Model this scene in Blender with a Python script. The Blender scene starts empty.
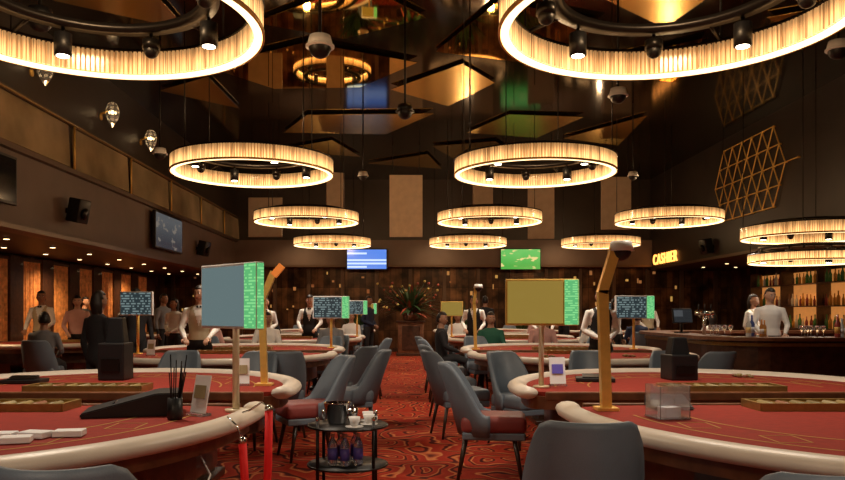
import bpy, bmesh, math, random
from mathutils import Vector, Matrix, Euler
random.seed(7)
S=bpy.context.scene
C=S.collection
S.view_settings.view_transform='Standard'
pi=math.pi
rad=math.radians

# ---------------------------------------------------------------- materials
def M(name,col,rough=.5,metal=0.,em=None,es=0.,bump=0.,bscale=60.,var=0.,vscale=6.,trans=0.,coat=0.,alpha=1.):
    m=bpy.data.materials.new(name); m.use_nodes=True
    n=m.node_tree.nodes; l=m.node_tree.links; p=n['Principled BSDF']
    p.inputs['Base Color'].default_value=(*col,1); p.inputs['Roughness'].default_value=rough
    p.inputs['Metallic'].default_value=metal
    p.inputs['Transmission Weight'].default_value=trans
    p.inputs['Coat Weight'].default_value=coat
    p.inputs['Alpha'].default_value=alpha
    if em: 
        p.inputs['Emission Color'].default_value=(*em,1); p.inputs['Emission Strength'].default_value=es
    tc=n.new('ShaderNodeTexCoord')
    if var>0:
        nz=n.new('ShaderNodeTexNoise'); nz.inputs['Scale'].default_value=vscale; nz.inputs['Detail'].default_value=4
        l.new(tc.outputs['Object'],nz.inputs['Vector'])
        r=n.new('ShaderNodeValToRGB')
        r.color_ramp.elements[0].position=.3; r.color_ramp.elements[1].position=.7
        r.color_ramp.elements[0].color=(*[c*(1-var) for c in col],1)
        r.color_ramp.elements[1].color=(*[min(1,c*(1+var)) for c in col],1)
        l.new(nz.outputs['Fac'],r.inputs['Fac']); l.new(r.outputs['Color'],p.inputs['Base Color'])
    if bump>0:
        nb=n.new('ShaderNodeTexNoise'); nb.inputs['Scale'].default_value=bscale
        l.new(tc.outputs['Object'],nb.inputs['Vector'])
        b=n.new('ShaderNodeBump'); b.inputs['Strength'].default_value=bump; b.inputs['Distance'].default_value=.01
        l.new(nb.outputs['Fac'],b.inputs['Height']); l.new(b.outputs['Normal'],p.inputs['Normal'])
    return m

def screen_mat(name,base,ink,sx,sz,thr,strength):
    m=bpy.data.materials.new(name); m.use_nodes=True
    n=m.node_tree.nodes; l=m.node_tree.links; p=n['Principled BSDF']
    tc=n.new('ShaderNodeTexCoord'); mp=n.new('ShaderNodeMapping'); mp.inputs['Scale'].default_value=(sx,sx,sz)
    l.new(tc.outputs['Object'],mp.inputs['Vector'])
    sn=n.new('ShaderNodeVectorMath'); sn.operation='FLOOR'; l.new(mp.outputs[0],sn.inputs[0])
    w=n.new('ShaderNodeTexWhiteNoise'); w.noise_dimensions='3D'; l.new(sn.outputs[0],w.inputs['Vector'])
    g=n.new('ShaderNodeMath'); g.operation='GREATER_THAN'; g.inputs[1].default_value=thr; l.new(w.outputs['Value'],g.inputs[0])
    sep=n.new('ShaderNodeSeparateXYZ'); l.new(mp.outputs[0],sep.inputs[0])
    fr=n.new('ShaderNodeMath'); fr.operation='FRACT'; l.new(sep.outputs['Z'],fr.inputs[0])
    g2=n.new('ShaderNodeMath'); g2.operation='GREATER_THAN'; g2.inputs[1].default_value=.45; l.new(fr.outputs[0],g2.inputs[0])
    mu=n.new('ShaderNodeMath'); mu.operation='MULTIPLY'; l.new(g.outputs[0],mu.inputs[0]); l.new(g2.outputs[0],mu.inputs[1])
    mx=n.new('ShaderNodeMixRGB'); mx.inputs[1].default_value=(*base,1); mx.inputs[2].default_value=(*ink,1)
    l.new(mu.outputs[0],mx.inputs['Fac'])
    l.new(mx.outputs[0],p.inputs['Emission Color']); p.inputs['Emission Strength'].default_value=strength
    p.inputs['Base Color'].default_value=(.01,.01,.01,1); p.inputs['Roughness'].default_value=.2
    return m

def scene_screen(name,top,bot,zs,strength,blob):
    m=bpy.data.materials.new(name); m.use_nodes=True
    n=m.node_tree.nodes; l=m.node_tree.links; p=n['Principled BSDF']
    tc=n.new('ShaderNodeTexCoord'); sep=n.new('ShaderNodeSeparateXYZ'); l.new(tc.outputs['Object'],sep.inputs[0])
    mr=n.new('ShaderNodeMapRange'); mr.inputs['From Min'].default_value=-zs; mr.inputs['From Max'].default_value=zs; l.new(sep.outputs['Z'],mr.inputs['Value'])
    r=n.new('ShaderNodeValToRGB'); e=r.color_ramp.elements; e[0].color=(*bot,1); e[1].color=(*top,1); e[0].position=.15; e[1].position=.8
    l.new(mr.outputs[0],r.inputs['Fac'])
    mp=n.new('ShaderNodeMapping'); mp.inputs['Scale'].default_value=(3,3,7); l.new(tc.outputs['Object'],mp.inputs['Vector'])
    nz=n.new('ShaderNodeTexNoise'); nz.inputs['Scale'].default_value=1.; l.new(mp.outputs[0],nz.inputs['Vector'])
    g=n.new('ShaderNodeMapRange'); g.inputs['From Min'].default_value=.58; g.inputs['From Max'].default_value=.64; l.new(nz.outputs['Fac'],g.inputs['Value'])
    mx=n.new('ShaderNodeMixRGB'); mx.inputs[2].default_value=(*blob,1); l.new(g.outputs[0],mx.inputs['Fac']); l.new(r.outputs[0],mx.inputs[1])
    l.new(mx.outputs[0],p.inputs['Emission Color']); p.inputs['Emission Strength'].default_value=strength
    p.inputs['Base Color'].default_value=(.01,.01,.01,1); p.inputs['Roughness'].default_value=.2
    return m

def carpet_mat():
    m=bpy.data.materials.new('carpet_swirl'); m.use_nodes=True
    n=m.node_tree.nodes; l=m.node_tree.links; p=n['Principled BSDF']
    tc=n.new('ShaderNodeTexCoord')
    nz=n.new('ShaderNodeTexNoise'); nz.inputs['Scale'].default_value=1.3; l.new(tc.outputs['Object'],nz.inputs['Vector'])
    va=n.new('ShaderNodeVectorMath'); va.operation='SCALE'; va.inputs['Scale'].default_value=.8; l.new(nz.outputs['Color'],va.inputs[0])
    ad=n.new('ShaderNodeVectorMath'); ad.operation='ADD'; l.new(tc.outputs['Object'],ad.inputs[0]); l.new(va.outputs[0],ad.inputs[1])
    v=n.new('ShaderNodeTexVoronoi'); v.inputs['Scale'].default_value=1.5; v.inputs['Randomness'].default_value=.85
    v.voronoi_dimensions='2D'; v.feature='SMOOTH_F1'; v.inputs['Smoothness'].default_value=.35
    l.new(ad.outputs[0],v.inputs['Vector'])
    mu=n.new('ShaderNodeMath'); mu.operation='MULTIPLY'; mu.inputs[1].default_value=5.0; l.new(v.outputs['Distance'],mu.inputs[0])
    fr=n.new('ShaderNodeMath'); fr.operation='FRACT'; l.new(mu.outputs[0],fr.inputs[0])
    r=n.new('ShaderNodeValToRGB'); cr=r.color_ramp
    e=cr.elements; e[0].position=0; e[0].color=(.42,.036,.017,1); e[1].position=1; e[1].color=(.42,.036,.017,1)
    for pos,c in ((.26,(.38,.030,.014)),(.34,(.70,.25,.09)),(.42,(.60,.14,.05)),(.50,(.11,.014,.012)),(.64,(.09,.013,.011)),(.72,(.48,.06,.022)),(.9,(.42,.038,.017))):
        x=e.new(pos); x.color=(*c,1)
    l.new(fr.outputs[0],r.inputs['Fac'])
    n2=n.new('ShaderNodeTexNoise'); n2.inputs['Scale'].default_value=90; l.new(tc.outputs['Object'],n2.inputs['Vector'])
    mx=n.new('ShaderNodeMixRGB'); mx.blend_type='MULTIPLY'; mx.inputs['Fac'].default_value=.5
    l.new(r.outputs[0],mx.inputs[1]); l.new(n2.outputs['Fac'],mx.inputs[2]); l.new(mx.outputs[0],p.inputs['Base Color'])
    p.inputs['Roughness'].default_value=.95; p.inputs['Specular IOR Level'].default_value=.1
    return m

def tile_mat(name,c1,c2,mort,scale,rough,metal=.4):
    m=bpy.data.materials.new(name); m.use_nodes=True
    n=m.node_tree.nodes; l=m.node_tree.links; p=n['Principled BSDF']
    tc=n.new('ShaderNodeTexCoord'); sp=n.new('ShaderNodeSeparateXYZ'); l.new(tc.outputs['Object'],sp.inputs[0])
    a=n.new('ShaderNodeMath'); a.operation='ADD'; l.new(sp.outputs['X'],a.inputs[0]); l.new(sp.outputs['Y'],a.inputs[1])
    cb=n.new('ShaderNodeCombineXYZ'); l.new(a.outputs[0],cb.inputs['X']); l.new(sp.outputs['Z'],cb.inputs['Y'])
    b=n.new('ShaderNodeTexBrick'); b.inputs['Scale'].default_value=scale; b.offset=0
    b.inputs['Color1'].default_value=(*c1,1); b.inputs['Color2'].default_value=(*c2,1); b.inputs['Mortar'].default_value=(*mort,1)
    b.inputs['Brick Width'].default_value=.45; b.inputs['Row Height'].default_value=1.6; b.inputs['Mortar Size'].default_value=.012
    l.new(cb.outputs[0],b.inputs['Vector'])
    nz=n.new('ShaderNodeTexNoise'); nz.inputs['Scale'].default_value=2.5; nz.inputs['Detail'].default_value=6; l.new(tc.outputs['Object'],nz.inputs['Vector'])
    mr=n.new('ShaderNodeMapRange'); mr.inputs['From Min'].default_value=.35; mr.inputs['From Max'].default_value=.65; mr.inputs['To Min'].default_value=.25; mr.inputs['To Max'].default_value=1.6
    l.new(nz.outputs['Fac'],mr.inputs['Value'])
    vm=n.new('ShaderNodeVectorMath'); vm.operation='SCALE'; l.new(b.outputs['Color'],vm.inputs[0]); l.new(mr.outputs[0],vm.inputs['Scale'])
    l.new(vm.outputs[0],p.inputs['Base Color'])
    p.inputs['Roughness'].default_value=rough; p.inputs['Metallic'].default_value=metal
    return m

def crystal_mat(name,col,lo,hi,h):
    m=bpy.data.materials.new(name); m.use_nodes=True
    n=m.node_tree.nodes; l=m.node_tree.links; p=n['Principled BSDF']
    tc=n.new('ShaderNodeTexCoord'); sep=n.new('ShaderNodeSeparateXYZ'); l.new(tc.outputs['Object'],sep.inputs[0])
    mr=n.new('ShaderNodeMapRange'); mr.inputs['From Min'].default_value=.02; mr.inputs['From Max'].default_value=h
    mr.inputs['To Min'].default_value=hi; mr.inputs['To Max'].default_value=lo; mr.interpolation_type='SMOOTHSTEP'  # emission stronger at the foot, painted in as LED light fading upward
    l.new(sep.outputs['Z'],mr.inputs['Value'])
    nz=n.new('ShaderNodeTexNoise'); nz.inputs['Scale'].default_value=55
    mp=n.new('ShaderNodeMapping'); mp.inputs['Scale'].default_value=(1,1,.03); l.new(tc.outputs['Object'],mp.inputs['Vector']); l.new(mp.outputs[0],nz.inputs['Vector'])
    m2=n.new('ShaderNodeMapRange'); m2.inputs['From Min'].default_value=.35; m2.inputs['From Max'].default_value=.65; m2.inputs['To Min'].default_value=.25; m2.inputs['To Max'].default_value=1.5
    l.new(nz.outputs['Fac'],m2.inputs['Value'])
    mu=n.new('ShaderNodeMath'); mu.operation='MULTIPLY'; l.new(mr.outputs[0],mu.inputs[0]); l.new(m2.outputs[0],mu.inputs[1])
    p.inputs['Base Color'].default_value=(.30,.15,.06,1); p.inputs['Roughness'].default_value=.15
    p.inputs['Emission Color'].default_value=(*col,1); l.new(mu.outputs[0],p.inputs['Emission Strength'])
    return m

m_carpet=carpet_mat()
m_ceil=M('ceiling_black_gloss',(.042,.026,.012),.09,.75,var=.3)
m_gold_mirror=M('gold_mirror',(1.0,.60,.14),.03,1,var=.08,vscale=1)
m_gold_satin=M('gold_satin_mirror',(1.0,.60,.16),.24,1,var=.12,vscale=1)
m_wall=M('wall_taupe',(.15,.105,.080),.55,var=.10,vscale=2)
m_wall_up=M('wall_upper_brown',(.034,.023,.015),.45,var=.15,vscale=2)
m_wall_dk=M('wall_near_black',(.026,.017,.012),.5,var=.2,vscale=2)
m_band=M('wall_olive_glass',(.55,.44,.26),.22,.45,var=.5,vscale=.7)
m_trim=M('trim_bronze',(.14,.09,.06),.4,.4)
m_bronze=tile_mat('bronze_tiles',(.18,.09,.04),(.04,.02,.012),(.012,.008,.006),2.2,.28)
m_curtain=M('amber_curtain',(.80,.30,.09),.6,em=(1,.32,.08),es=.03,var=.45,vscale=9)  # faint emission put in for the warm light falling on the cloth
m_wood=M('dark_walnut',(.06,.026,.015),.35,var=.4,vscale=12,coat=.3)
m_wood2=M('mid_walnut',(.17,.07,.032),.4,var=.35,vscale=10)
m_felt=M('red_felt',(.27,.020,.009),.95,bump=.15,bscale=300,var=.12,vscale=20)
m_rim=M('cream_leather_rim',(.70,.63,.54),.38,bump=.08,bscale=120,var=.05)
m_line=M('yellow_felt_print',(.45,.25,.06),.9)
m_gold=M('brushed_gold',(.90,.58,.15),.30,.40,var=.08,vscale=20)
m_tray=M('tray_old_gold',(.36,.23,.075),.35,.5,var=.15,vscale=20)
m_cream=M('cream_metal',(.75,.66,.45),.35,.1)
m_chip=[M('chip_%d'%i,c,.5) for i,c in enumerate([(.30,.22,.08),(.26,.10,.05),(.22,.17,.07),(.18,.14,.06),(.34,.28,.15)])]
m_blk=M('black_plastic',(.005,.005,.006),.45,bump=.05)
m_blkmetal=M('black_metal',(.012,.010,.009),.35,.6)
m_chair=M('slate_leather',(.135,.172,.215),.50,bump=.12,bscale=150,var=.1,vscale=5)
m_chairred=M('red_seat_leather',(.26,.055,.05),.5,bump=.1,bscale=150,var=.1)
m_leg=M('dark_chair_leg',(.03,.016,.010),.35)
m_chrome=M('chrome',(.75,.75,.75),.12,1)
m_white=M('white_plastic',(.75,.74,.72),.4)
m_paper=M('paper_white',(.80,.80,.82),.7)
m_acr=M('clear_acrylic',(.9,.92,.95),.05,trans=.9)
m_blueglass=M('blue_label',(.14,.12,.60),.4)
m_waterpl=M('water_plastic',(.75,.8,.95),.08,trans=.8)
m_redrope=M('red_velvet',(.90,.012,.012),.7)
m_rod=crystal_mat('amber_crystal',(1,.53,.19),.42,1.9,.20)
m_rodback=M('amber_diffuser',(.3,.2,.1),.4,em=(1,.40,.11),es=.34)
m_led=M('warm_led_strip',(1,.9,.7),.4,em=(1,.66,.31),es=3.4)
m_bulb=M('spot_bulb',(1,1,1),.4,em=(1,.86,.62),es=12)
m_down=M('downlight_bulb',(1,1,1),.4,em=(1,.66,.32),es=7)
m_panel=M('hanging_panel_beige',(.75,.62,.44),.7,var=.08)
m_panel2=M('hanging_panel_taupe',(.42,.33,.23),.6,var=.08)
m_leaf=M('leaf_green',(.04,.09,.03),.5,var=.4)
m_leaf2=M('leaf_red',(.30,.06,.03),.5,var=.4)
m_flow=M('flower_yellow',(.5,.36,.1),.6)
m_teal=scene_screen('screen_teal',(.14,.20,.205),(.075,.135,.15),.16,.85,(.14,.20,.205))
m_scr_gold=scene_screen('screen_ochre',(.27,.18,.035),(.21,.14,.025),.16,1.0,(.275,.185,.037))
m_scr_dark=screen_mat('screen_table_odds',(.03,.045,.05),(.20,.27,.27),46,30,.5,.8)
m_ledgreen=screen_mat('led_green_ticker',(.12,.50,.18),(.26,.74,.28),60,60,.4,.95)
m_scr_blue=screen_mat('screen_blue',(.09,.22,.70),(.55,.70,.95),1.2,9,.55,1.2)
m_scr_sport=scene_screen('screen_cricket',(.12,.45,.10),(.06,.34,.05),.3,1.2,(.70,.58,.22))
m_scr_left=scene_screen('screen_news',(.16,.17,.18),(.05,.06,.08),.4,.5,(.32,.28,.24))
m_scr_off=M('screen_off',(.01,.012,.016),.1)
m_neon=M('neon_orange',(1,.4,.1),.4,em=(1,.36,.07),es=3)
m_skin=[M('skin_%d'%i,c,.5,var=.06) for i,c in enumerate([(.45,.24,.15),(.34,.17,.10),(.58,.34,.23)])]
m_hair=M('hair_black',(.012,.009,.008),.45,bump=.3,bscale=200)
m_eye=M('eye_white',(.8,.8,.8),.3); m_pup=M('eye_dark',(.01,.005,.005),.3); m_lip=M('lip',(.30,.09,.07),.5)
def cloth(n,c): return M('cloth_'+n,c,.85,bump=.1,bscale=90,var=.08)
c_white=cloth('white',(.85,.83,.79)); c_black=cloth('black',(.014,.014,.017)); c_beige=cloth('beige_waistcoat',(.50,.42,.28))
c_green=cloth('dark_green',(.02,.11,.07)); c_grey=cloth('grey',(.20,.20,.21)); c_pink=cloth('pink',(.60,.34,.30)); c_navy=cloth('navy',(.02,.03,.07))

# ---------------------------------------------------------------- mesh builder
class MB:
    def __init__(s): s.bm=bmesh.new(); s.mats=[]
    def mi(s,m):
        if m not in s.mats: s.mats.append(m)
        return s.mats.index(m)
    def merge(s,t,mat,mx=None,smooth=False):
        if mx is not None: t.transform(mx)
        i=s.mi(mat)
        bmesh.ops.recalc_face_normals(t,faces=t.faces[:])
        for f in t.faces: f.material_index=i; f.smooth=smooth
        me=bpy.data.meshes.new('tmp'); t.to_mesh(me); t.free()
        s.bm.from_mesh(me); bpy.data.meshes.remove(me)
    def box(s,c,size,mat,rot=(0,0,0),bev=0.,seg=2,smooth=False,taper=None):
        t=bmesh.new(); bmesh.ops.create_cube(t,size=1)
        if taper:
            for v in t.verts:
                if v.co.z>0: v.co.x*=taper[0]; v.co.y*=taper[1]
        for v in t.verts: v.co.x*=size[0]; v.co.y*=size[1]; v.co.z*=size[2]
        if bev>0: bmesh.ops.bevel(t,geom=t.edges[:],offset=bev,segments=seg,affect='EDGES',profile=.5)
        s.merge(t,mat,Matrix.Translation(c)@Euler(rot).to_matrix().to_4x4(),smooth or bev>.015)
    def cyl(s,p1,p2,r1,mat,r2=None,n=16,smooth=True):
        p1=Vector(p1);p2=Vector(p2); r2=r1 if r2 is None else r2
        d=p2-p1; t=bmesh.new()
        bmesh.ops.create_cone(t,cap_ends=True,segments=n,radius1=r1,radius2=r2,depth=d.length)
        q=Vector((0,0,1)).rotation_difference(d.normalized())
        s.merge(t,mat,Matrix.Translation((p1+p2)/2)@q.to_matrix().to_4x4(),smooth and n>6)
    def sph(s,c,r,mat,n=16,rot=(0,0,0)):
        if not hasattr(r,'__len__'): r=(r,r,r)
        t=bmesh.new(); bmesh.ops.create_uvsphere(t,u_segments=n,v_segments=max(6,n*2//3),radius=1)
        s.merge(t,mat,Matrix.Translation(c)@Euler(rot).to_matrix().to_4x4()@Matrix.Diagonal((*r,1)),True)
    def lathe(s,prof,mat,loc=(0,0,0),n=20,smooth=True):
        t=bmesh.new(); rings=[]
        for r,z in prof:
            rings.append([t.verts.new((max(r,.0005)*math.cos(2*pi*k/n),max(r,.0005)*math.sin(2*pi*k/n),z)) for k in range(n)])
        for a,b in zip(rings,rings[1:]):
            for k in range(n): t.faces.new((a[k],a[(k+1)%n],b[(k+1)%n],b[k]))
        t.faces.new(rings[0]); t.faces.new(rings[-1])
        s.merge(t,mat,Matrix.Translation(loc),smooth)
    def tube(s,pts,r,mat,n=10,mx=None,ell=None,smooth=True):
        pts=[Vector(p) for p in pts]; t=bmesh.new(); rings=[]
        rr=r if hasattr(r,'__len__') else [r]*len(pts)
        d0=(pts[1]-pts[0]).normalized()
        up=Vector((1,0,0)) if abs(d0.x)<.9 else Vector((0,1,0))
        for i,p in enumerate(pts):
            a=pts[max(i-1,0)]; b=pts[min(i+1,len(pts)-1)]
            d=(b-a).normalized(); u=(up-d*up.dot(d)).normalized(); up=u; w=d.cross(u)
            rx=rr[i]; ry=rr[i]*(ell or 1)
            rings.append([t.verts.new(p+u*rx*math.cos(2*pi*k/n)+w*ry*math.sin(2*pi*k/n)) for k in range(n)])
        for a,b in zip(rings,rings[1:]):
            for k in range(n): t.faces.new((a[k],a[(k+1)%n],b[(k+1)%n],b[k]))
        t.faces.new(rings[0]); t.faces.new(rings[-1])
        s.merge(t,mat,mx,smooth)
    def prism(s,pts,z0,z1,mat,smooth=False):
        t=bmesh.new()
        a=[t.verts.new((x,y,z0)) for x,y in pts]; b=[t.verts.new((x,y,z1)) for x,y in pts]
        n=len(pts)
        for k in range(n): t.faces.new((a[k],a[(k+1)%n],b[(k+1)%n],b[k]))
        t.faces.new(a[::-1]); t.faces.new(b); s.merge(t,mat,None,smooth)
    def sweep(s,pts,prof,mat,smooth=True,closed=True):
        t=bmesh.new(); n=len(pts); rings=[]
        for i,(x,y) in enumerate(pts):
            if closed: xa,ya=pts[i-1]; xb,yb=pts[(i+1)%n]
            else: xa,ya=pts[max(i-1,0)]; xb,yb=pts[min(i+1,n-1)]
            tx,ty=xb-xa,yb-ya; L=math.hypot(tx,ty) or 1; nx,ny=ty/L,-tx/L
            rings.append([t.verts.new((x+nx*o,y+ny*o,z)) for o,z in prof])
        m=len(prof)
        for i in range(n if closed else n-1):
            a=rings[i]; b=rings[(i+1)%n]
            for k in range(m): t.faces.new((a[k],a[(k+1)%m],b[(k+1)%m],b[k]))
        if not closed: t.faces.new(rings[0]); t.faces.new(rings[-1])
        s.merge(t,mat,None,smooth)
    def mesh(s,name):
        me=bpy.data.meshes.new(name); s.bm.to_mesh(me); s.bm.free()
        for m in s.mats: me.materials.append(m)
        return me
    def obj(s,name,loc=(0,0,0),rz=0,sc=1):
        return place(name,s.mesh(name),loc,rz,sc)
def place(name,me,loc=(0,0,0),rz=0,sc=1):
    o=bpy.data.objects.new(name,me); o.location=loc; o.rotation_euler=(0,0,rz); o.scale=(sc,sc,sc); C.objects.link(o); return o
def bx(name,x0,x1,y0,y1,z0,z1,mat):
    b=MB(); b.box(((x0+x1)/2,(y0+y1)/2,(z0+z1)/2),(x1-x0,y1-y0,z1-z0),mat); return b.obj(name)

# ---------------------------------------------------------------- room
ZC=5.8; YB=25.5; YF=-4; XL=-5.7; XR=8.2; XLL=-8.2; XRR=11.0
bx('floor',XLL-.2,XRR+.2,YF-.2,YB+.2,-.1,0,m_carpet)
bx('ceiling',XL-.3,XR+.3,YF-.2,YB+.2,ZC,ZC+.1,m_ceil)
bx('ceiling_left_low',XLL-.2,XL-.3,YF,YB,2.55,2.65,m_wall_dk)
bx('ceiling_right_low',XR+.3,XRR+.2,YF,YB,2.75,2.85,m_wall_dk)
bx('wall_left_upper',XL-.3,XL,YF,YB,2.55,3.72,m_wall)
bx('wall_left_top',XL-.3,XL,YF,YB,3.72,ZC,m_wall_up)
bx('wall_left',XLL-.2,XLL,YF,YB,0,2.55,m_bronze)
bx('wall_right_upper',XR,XR+.3,YF,YB,2.75,ZC,m_wall_dk)
bx('wall_right',XRR,XRR+.2,YF,YB,0,2.75,m_bronze)
bx('wall_back_upper',XL,XR,YB-.3,YB,3.75,ZC,m_wall_up)
bx('wall_back_fascia',XL,XR,YB-.5,YB,2.85,3.75,m_wall)
bx('wall_back',XLL,XRR,YB,YB+.2,0,2.9,m_bronze)
bx('wall_front',XLL,XRR,YF-.2,YF,0,ZC,m_wall_dk)
bx('baseboard_back',XLL,XRR,YB-.03,YB,0,.12,m_wood)
bx('baseboard_left',XLL,XLL+.03,YF,YB-.03,0,.12,m_wood)
bx('baseboard_right',XRR-.03,XRR,YF,YB-.03,0,.12,m_wood)
bx('trim_1',XL,XL+.10,YF,YB-.3,3.68,3.76,m_trim)
bx('trim_2',XL,XL+.08,YF,YB-.3,4.48,4.55,m_trim)
bx('trim_3',XL,XL+.05,YF,YB-.5,2.55,2.62,m_trim)
bx('trim_4',XR-.05,XR,YF,YB-.5,2.75,2.82,m_trim)
bx('trim_6',XL,XR,YB-.56,YB-.5,2.85,2.92,m_trim)
b=MB()
y=-3.
while y<25:
    b.box((XL+.05,y+1.25,4.12),(.04,2.36,.70),m_band,rot=(0,rad(-3),rad(random.uniform(-1.2,1.2))))
    b.cyl((XL+.09,y-.03,3.76),(XL+.09,y-.03,4.48),.02,m_gold,n=8)
    y+=2.62
b.cyl((XL+.10,-3.2,4.5),(XL+.10,25,4.5),.018,m_tray,n=8)
b.obj('mezzanine_glass_railing')
b=MB()
x=-7.9
while x<10.8:
    b.box((x,YB-.06,1.42),(.12,.10,2.8),m_trim); x+=1.15
b.obj('trim_5')
b=MB()
nm_=[M('glow_point_%d'%i,(.5,.25,.08),.4,em=(1,.35+.08*i,.14),es=.10+.10*i) for i in range(4)]  # glowing blocks scattered at random, standing in for small warm lights
for i in range(60):
    x=random.uniform(-7.6,9.5)
    if -1.0<x<1.3: continue
    z=random.uniform(1.2,2.7)
    b.box((x,YB-.03,z),(random.uniform(.03,.09),.05,random.uniform(.03,.18)),nm_[i%4])
b.obj('wall_glow_points')

b=MB()
t=bmesh.new()
for k in range(7):
    y0=14.4+k*1.35; nn=24; top=[];bot=[]
    for i in range(nn+1):
        yy=y0+.75*i/nn; xx=XLL+.12+.05*math.sin(i*1.7)
        top.append(t.verts.new((xx,yy,2.42))); bot.append(t.verts.new((xx,yy,.15)))
    for i in range(nn): t.faces.new((top[i],top[i+1],bot[i+1],bot[i]))
b.merge(t,m_curtain,None,True)
b.box((XLL+.12,18.9,2.45),(.1,9.6,.06),m_trim)
for k in range(8): b.box((XLL+.10,14.1+k*1.35,1.25),(.18,.52,2.5),m_wood)
b.obj('amber_curtain_panels')

b=MB()
for yy in [9+1.6*k for k in range(10)]:
    for xx in (-6.5,-7.4): 
        b.cyl((xx,yy,2.553),(xx,yy,2.535),.06,m_blkmetal); b.cyl((xx,yy,2.534),(xx,yy,2.53),.045,m_down)
b.obj('downlights_left')
b=MB()
for yy in [13+1.7*k for k in range(7)]:
    for xx in (9.2,10.2):
        b.cyl((xx,yy,2.753),(xx,yy,2.735),.06,m_blkmetal); b.cyl((xx,yy,2.734),(xx,yy,2.73),.045,m_down)
b.obj('downlights_right')

b=MB()
def shard(pts,tilt,mat):
    t=bmesh.new(); cx=sum(p[0] for p in pts)/len(pts); cy=sum(p[1] for p in pts)/len(pts)
    vs=[t.verts.new((x,y,ZC-.055+(x-cx)*tilt[0]+(y-cy)*tilt[1])) for x,y in pts]
    f=t.faces.new(vs); r=bmesh.ops.extrude_face_region(t,geom=[f])
    for v in r['geom']:
        if isinstance(v,bmesh.types.BMVert): v.co.z+=.012
    b.merge(t,mat)
G,H_=m_gold_mirror,m_gold_satin
SH=[([(-3.0,18.4),(-2.2,16.7),(.6,16.6),(-.5,18.6)],H_),([(-3.6,13.4),(-1.6,12.2),(.2,13.2),(-.9,14.7),(-2.6,14.8)],G),([(-.3,14.8),(1.0,13.3),(1.7,14.4),(.9,16.0)],H_),
    ([(1.5,18.4),(2.3,16.7),(4.0,16.9),(3.3,18.9)],H_),([(.7,19.9),(2.3,19.3),(3.1,20.9),(1.4,21.6)],G),([(4.0,19.0),(5.4,16.8),(5.6,19.8)],H_),
    ([(.5,12.7),(1.3,10.6),(3.0,11.3),(2.5,13.4)],G),([(2.4,10.2),(4.4,9.6),(4.0,11.6)],H_),([(2.9,13.6),(4.8,12.0),(5.2,14.4)],G),
    ([(-2.3,11.4),(-.6,10.0),(.3,11.2),(-1.0,12.1)],G),([(-.6,9.4),(1.3,8.8),(.7,10.4)],G),([(-3.6,20.4),(-1.9,19.2),(-1.3,21.2)],H_),([(-1.1,22.2),(.6,20.9),(1.1,23)],H_),
    ([(-5.0,10.6),(-3.5,9.7),(-3.4,11.7)],H_),([(1.7,8.7),(3.5,8.0),(2.9,9.6)],G),([(-3.4,8.2),(-1.6,8.4),(-2.3,9.7)],G),([(-4.9,14.9),(-3.7,14.0),(-3.6,16.2)],H_),([(5.4,11.2),(6.8,10.4),(6.7,12.4)],H_)]
for s_,mt in SH: shard(s_,(random.uniform(-.008,.008),random.uniform(-.008,.010)),mt)
b.obj('gold_mirror_ceiling_facets')

b=MB()
s_=.52; P={}
for r in range(5):
    for c in range(9):
        P[(r,c)]=(15.6+c*s_+(r%2)*s_/2, 3.68+r*s_*.86)
def keep(k):
    r,c=k; return k in P and abs((c+(r%2)*.5)-4.2)+abs(r-2)*.6<4.3
for (r,c) in list(P):
    if not keep((r,c)): continue
    for q in [(r,c+1),(r+1,c+(r%2)),(r+1,c-1+(r%2))]:
        if keep(q):
            a=P[(r,c)]; d=P[q]
            b.cyl((XR-.05,a[0],a[1]),(XR-.05,d[0],d[1]),.015,m_gold,n=6)
for k in P:
    if keep(k): b.cyl((XR-.06,*P[k]),(XR,*P[k]),.022,m_gold,n=8)
b.obj('gold_wall_lattice')

def tv(name,x,y0,y1,z0,z1,mat,side):
    b=MB(); yc=(y0+y1)/2; zc=(z0+z1)/2
    b.box((side*.12,0,0),(.07,y1-y0,z1-z0),m_blk,bev=.01)
    b.box((side*.157,0,0),(.004,y1-y0-.08,z1-z0-.08),mat)
    b.box((side*.05,0,0),(.10,.3,.3),m_blkmetal)
    b.obj(name,(x,yc,zc))
tv('wall_television',XL,9.6,10.7,2.86,3.55,m_scr_off,1)
tv('wall_television',XL,16.6,18.6,2.78,3.62,m_scr_left,1)
m_tvdim=screen_mat('screen_dim',(.03,.035,.04),(.10,.11,.12),4,5,.6,.6)
def speaker(x,y,z,side):
    b=MB(); b.box((side*.2,0,0),(.24,.28,.40),m_blk,bev=.02,rot=(0,side*rad(12),rad(-side*15)))
    b.cyl((side*.3,-.02,-.06),(side*.335,-.02,-.07),.10,m_blkmetal); b.cyl((side*.3,-.02,.12),(side*.33,-.02,.115),.04,m_blkmetal)
    b.box((side*.05,0,0),(.12,.08,.08),m_blkmetal); b.obj('wall_speaker',(x,y,z))
speaker(XL,12.6,3.05,1); speaker(XL,20.4,3.08,1); speaker(XR,20,3.1,-1)
def btv(xc,w,h,z,mat):
    b=MB(); b.box((0,-.1,0),(w,.06,h),m_blk,bev=.008); b.box((0,-.132,0),(w-.06,.004,h-.06),mat); b.box((0,-.035,0),(.3,.07,.3),m_blkmetal)
    b.obj('wall_display',(xc,YB-.5,z))
btv(-1.30,1.36,.70,3.10,m_scr_blue); btv(3.80,1.36,.72,3.10,m_scr_sport)
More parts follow.
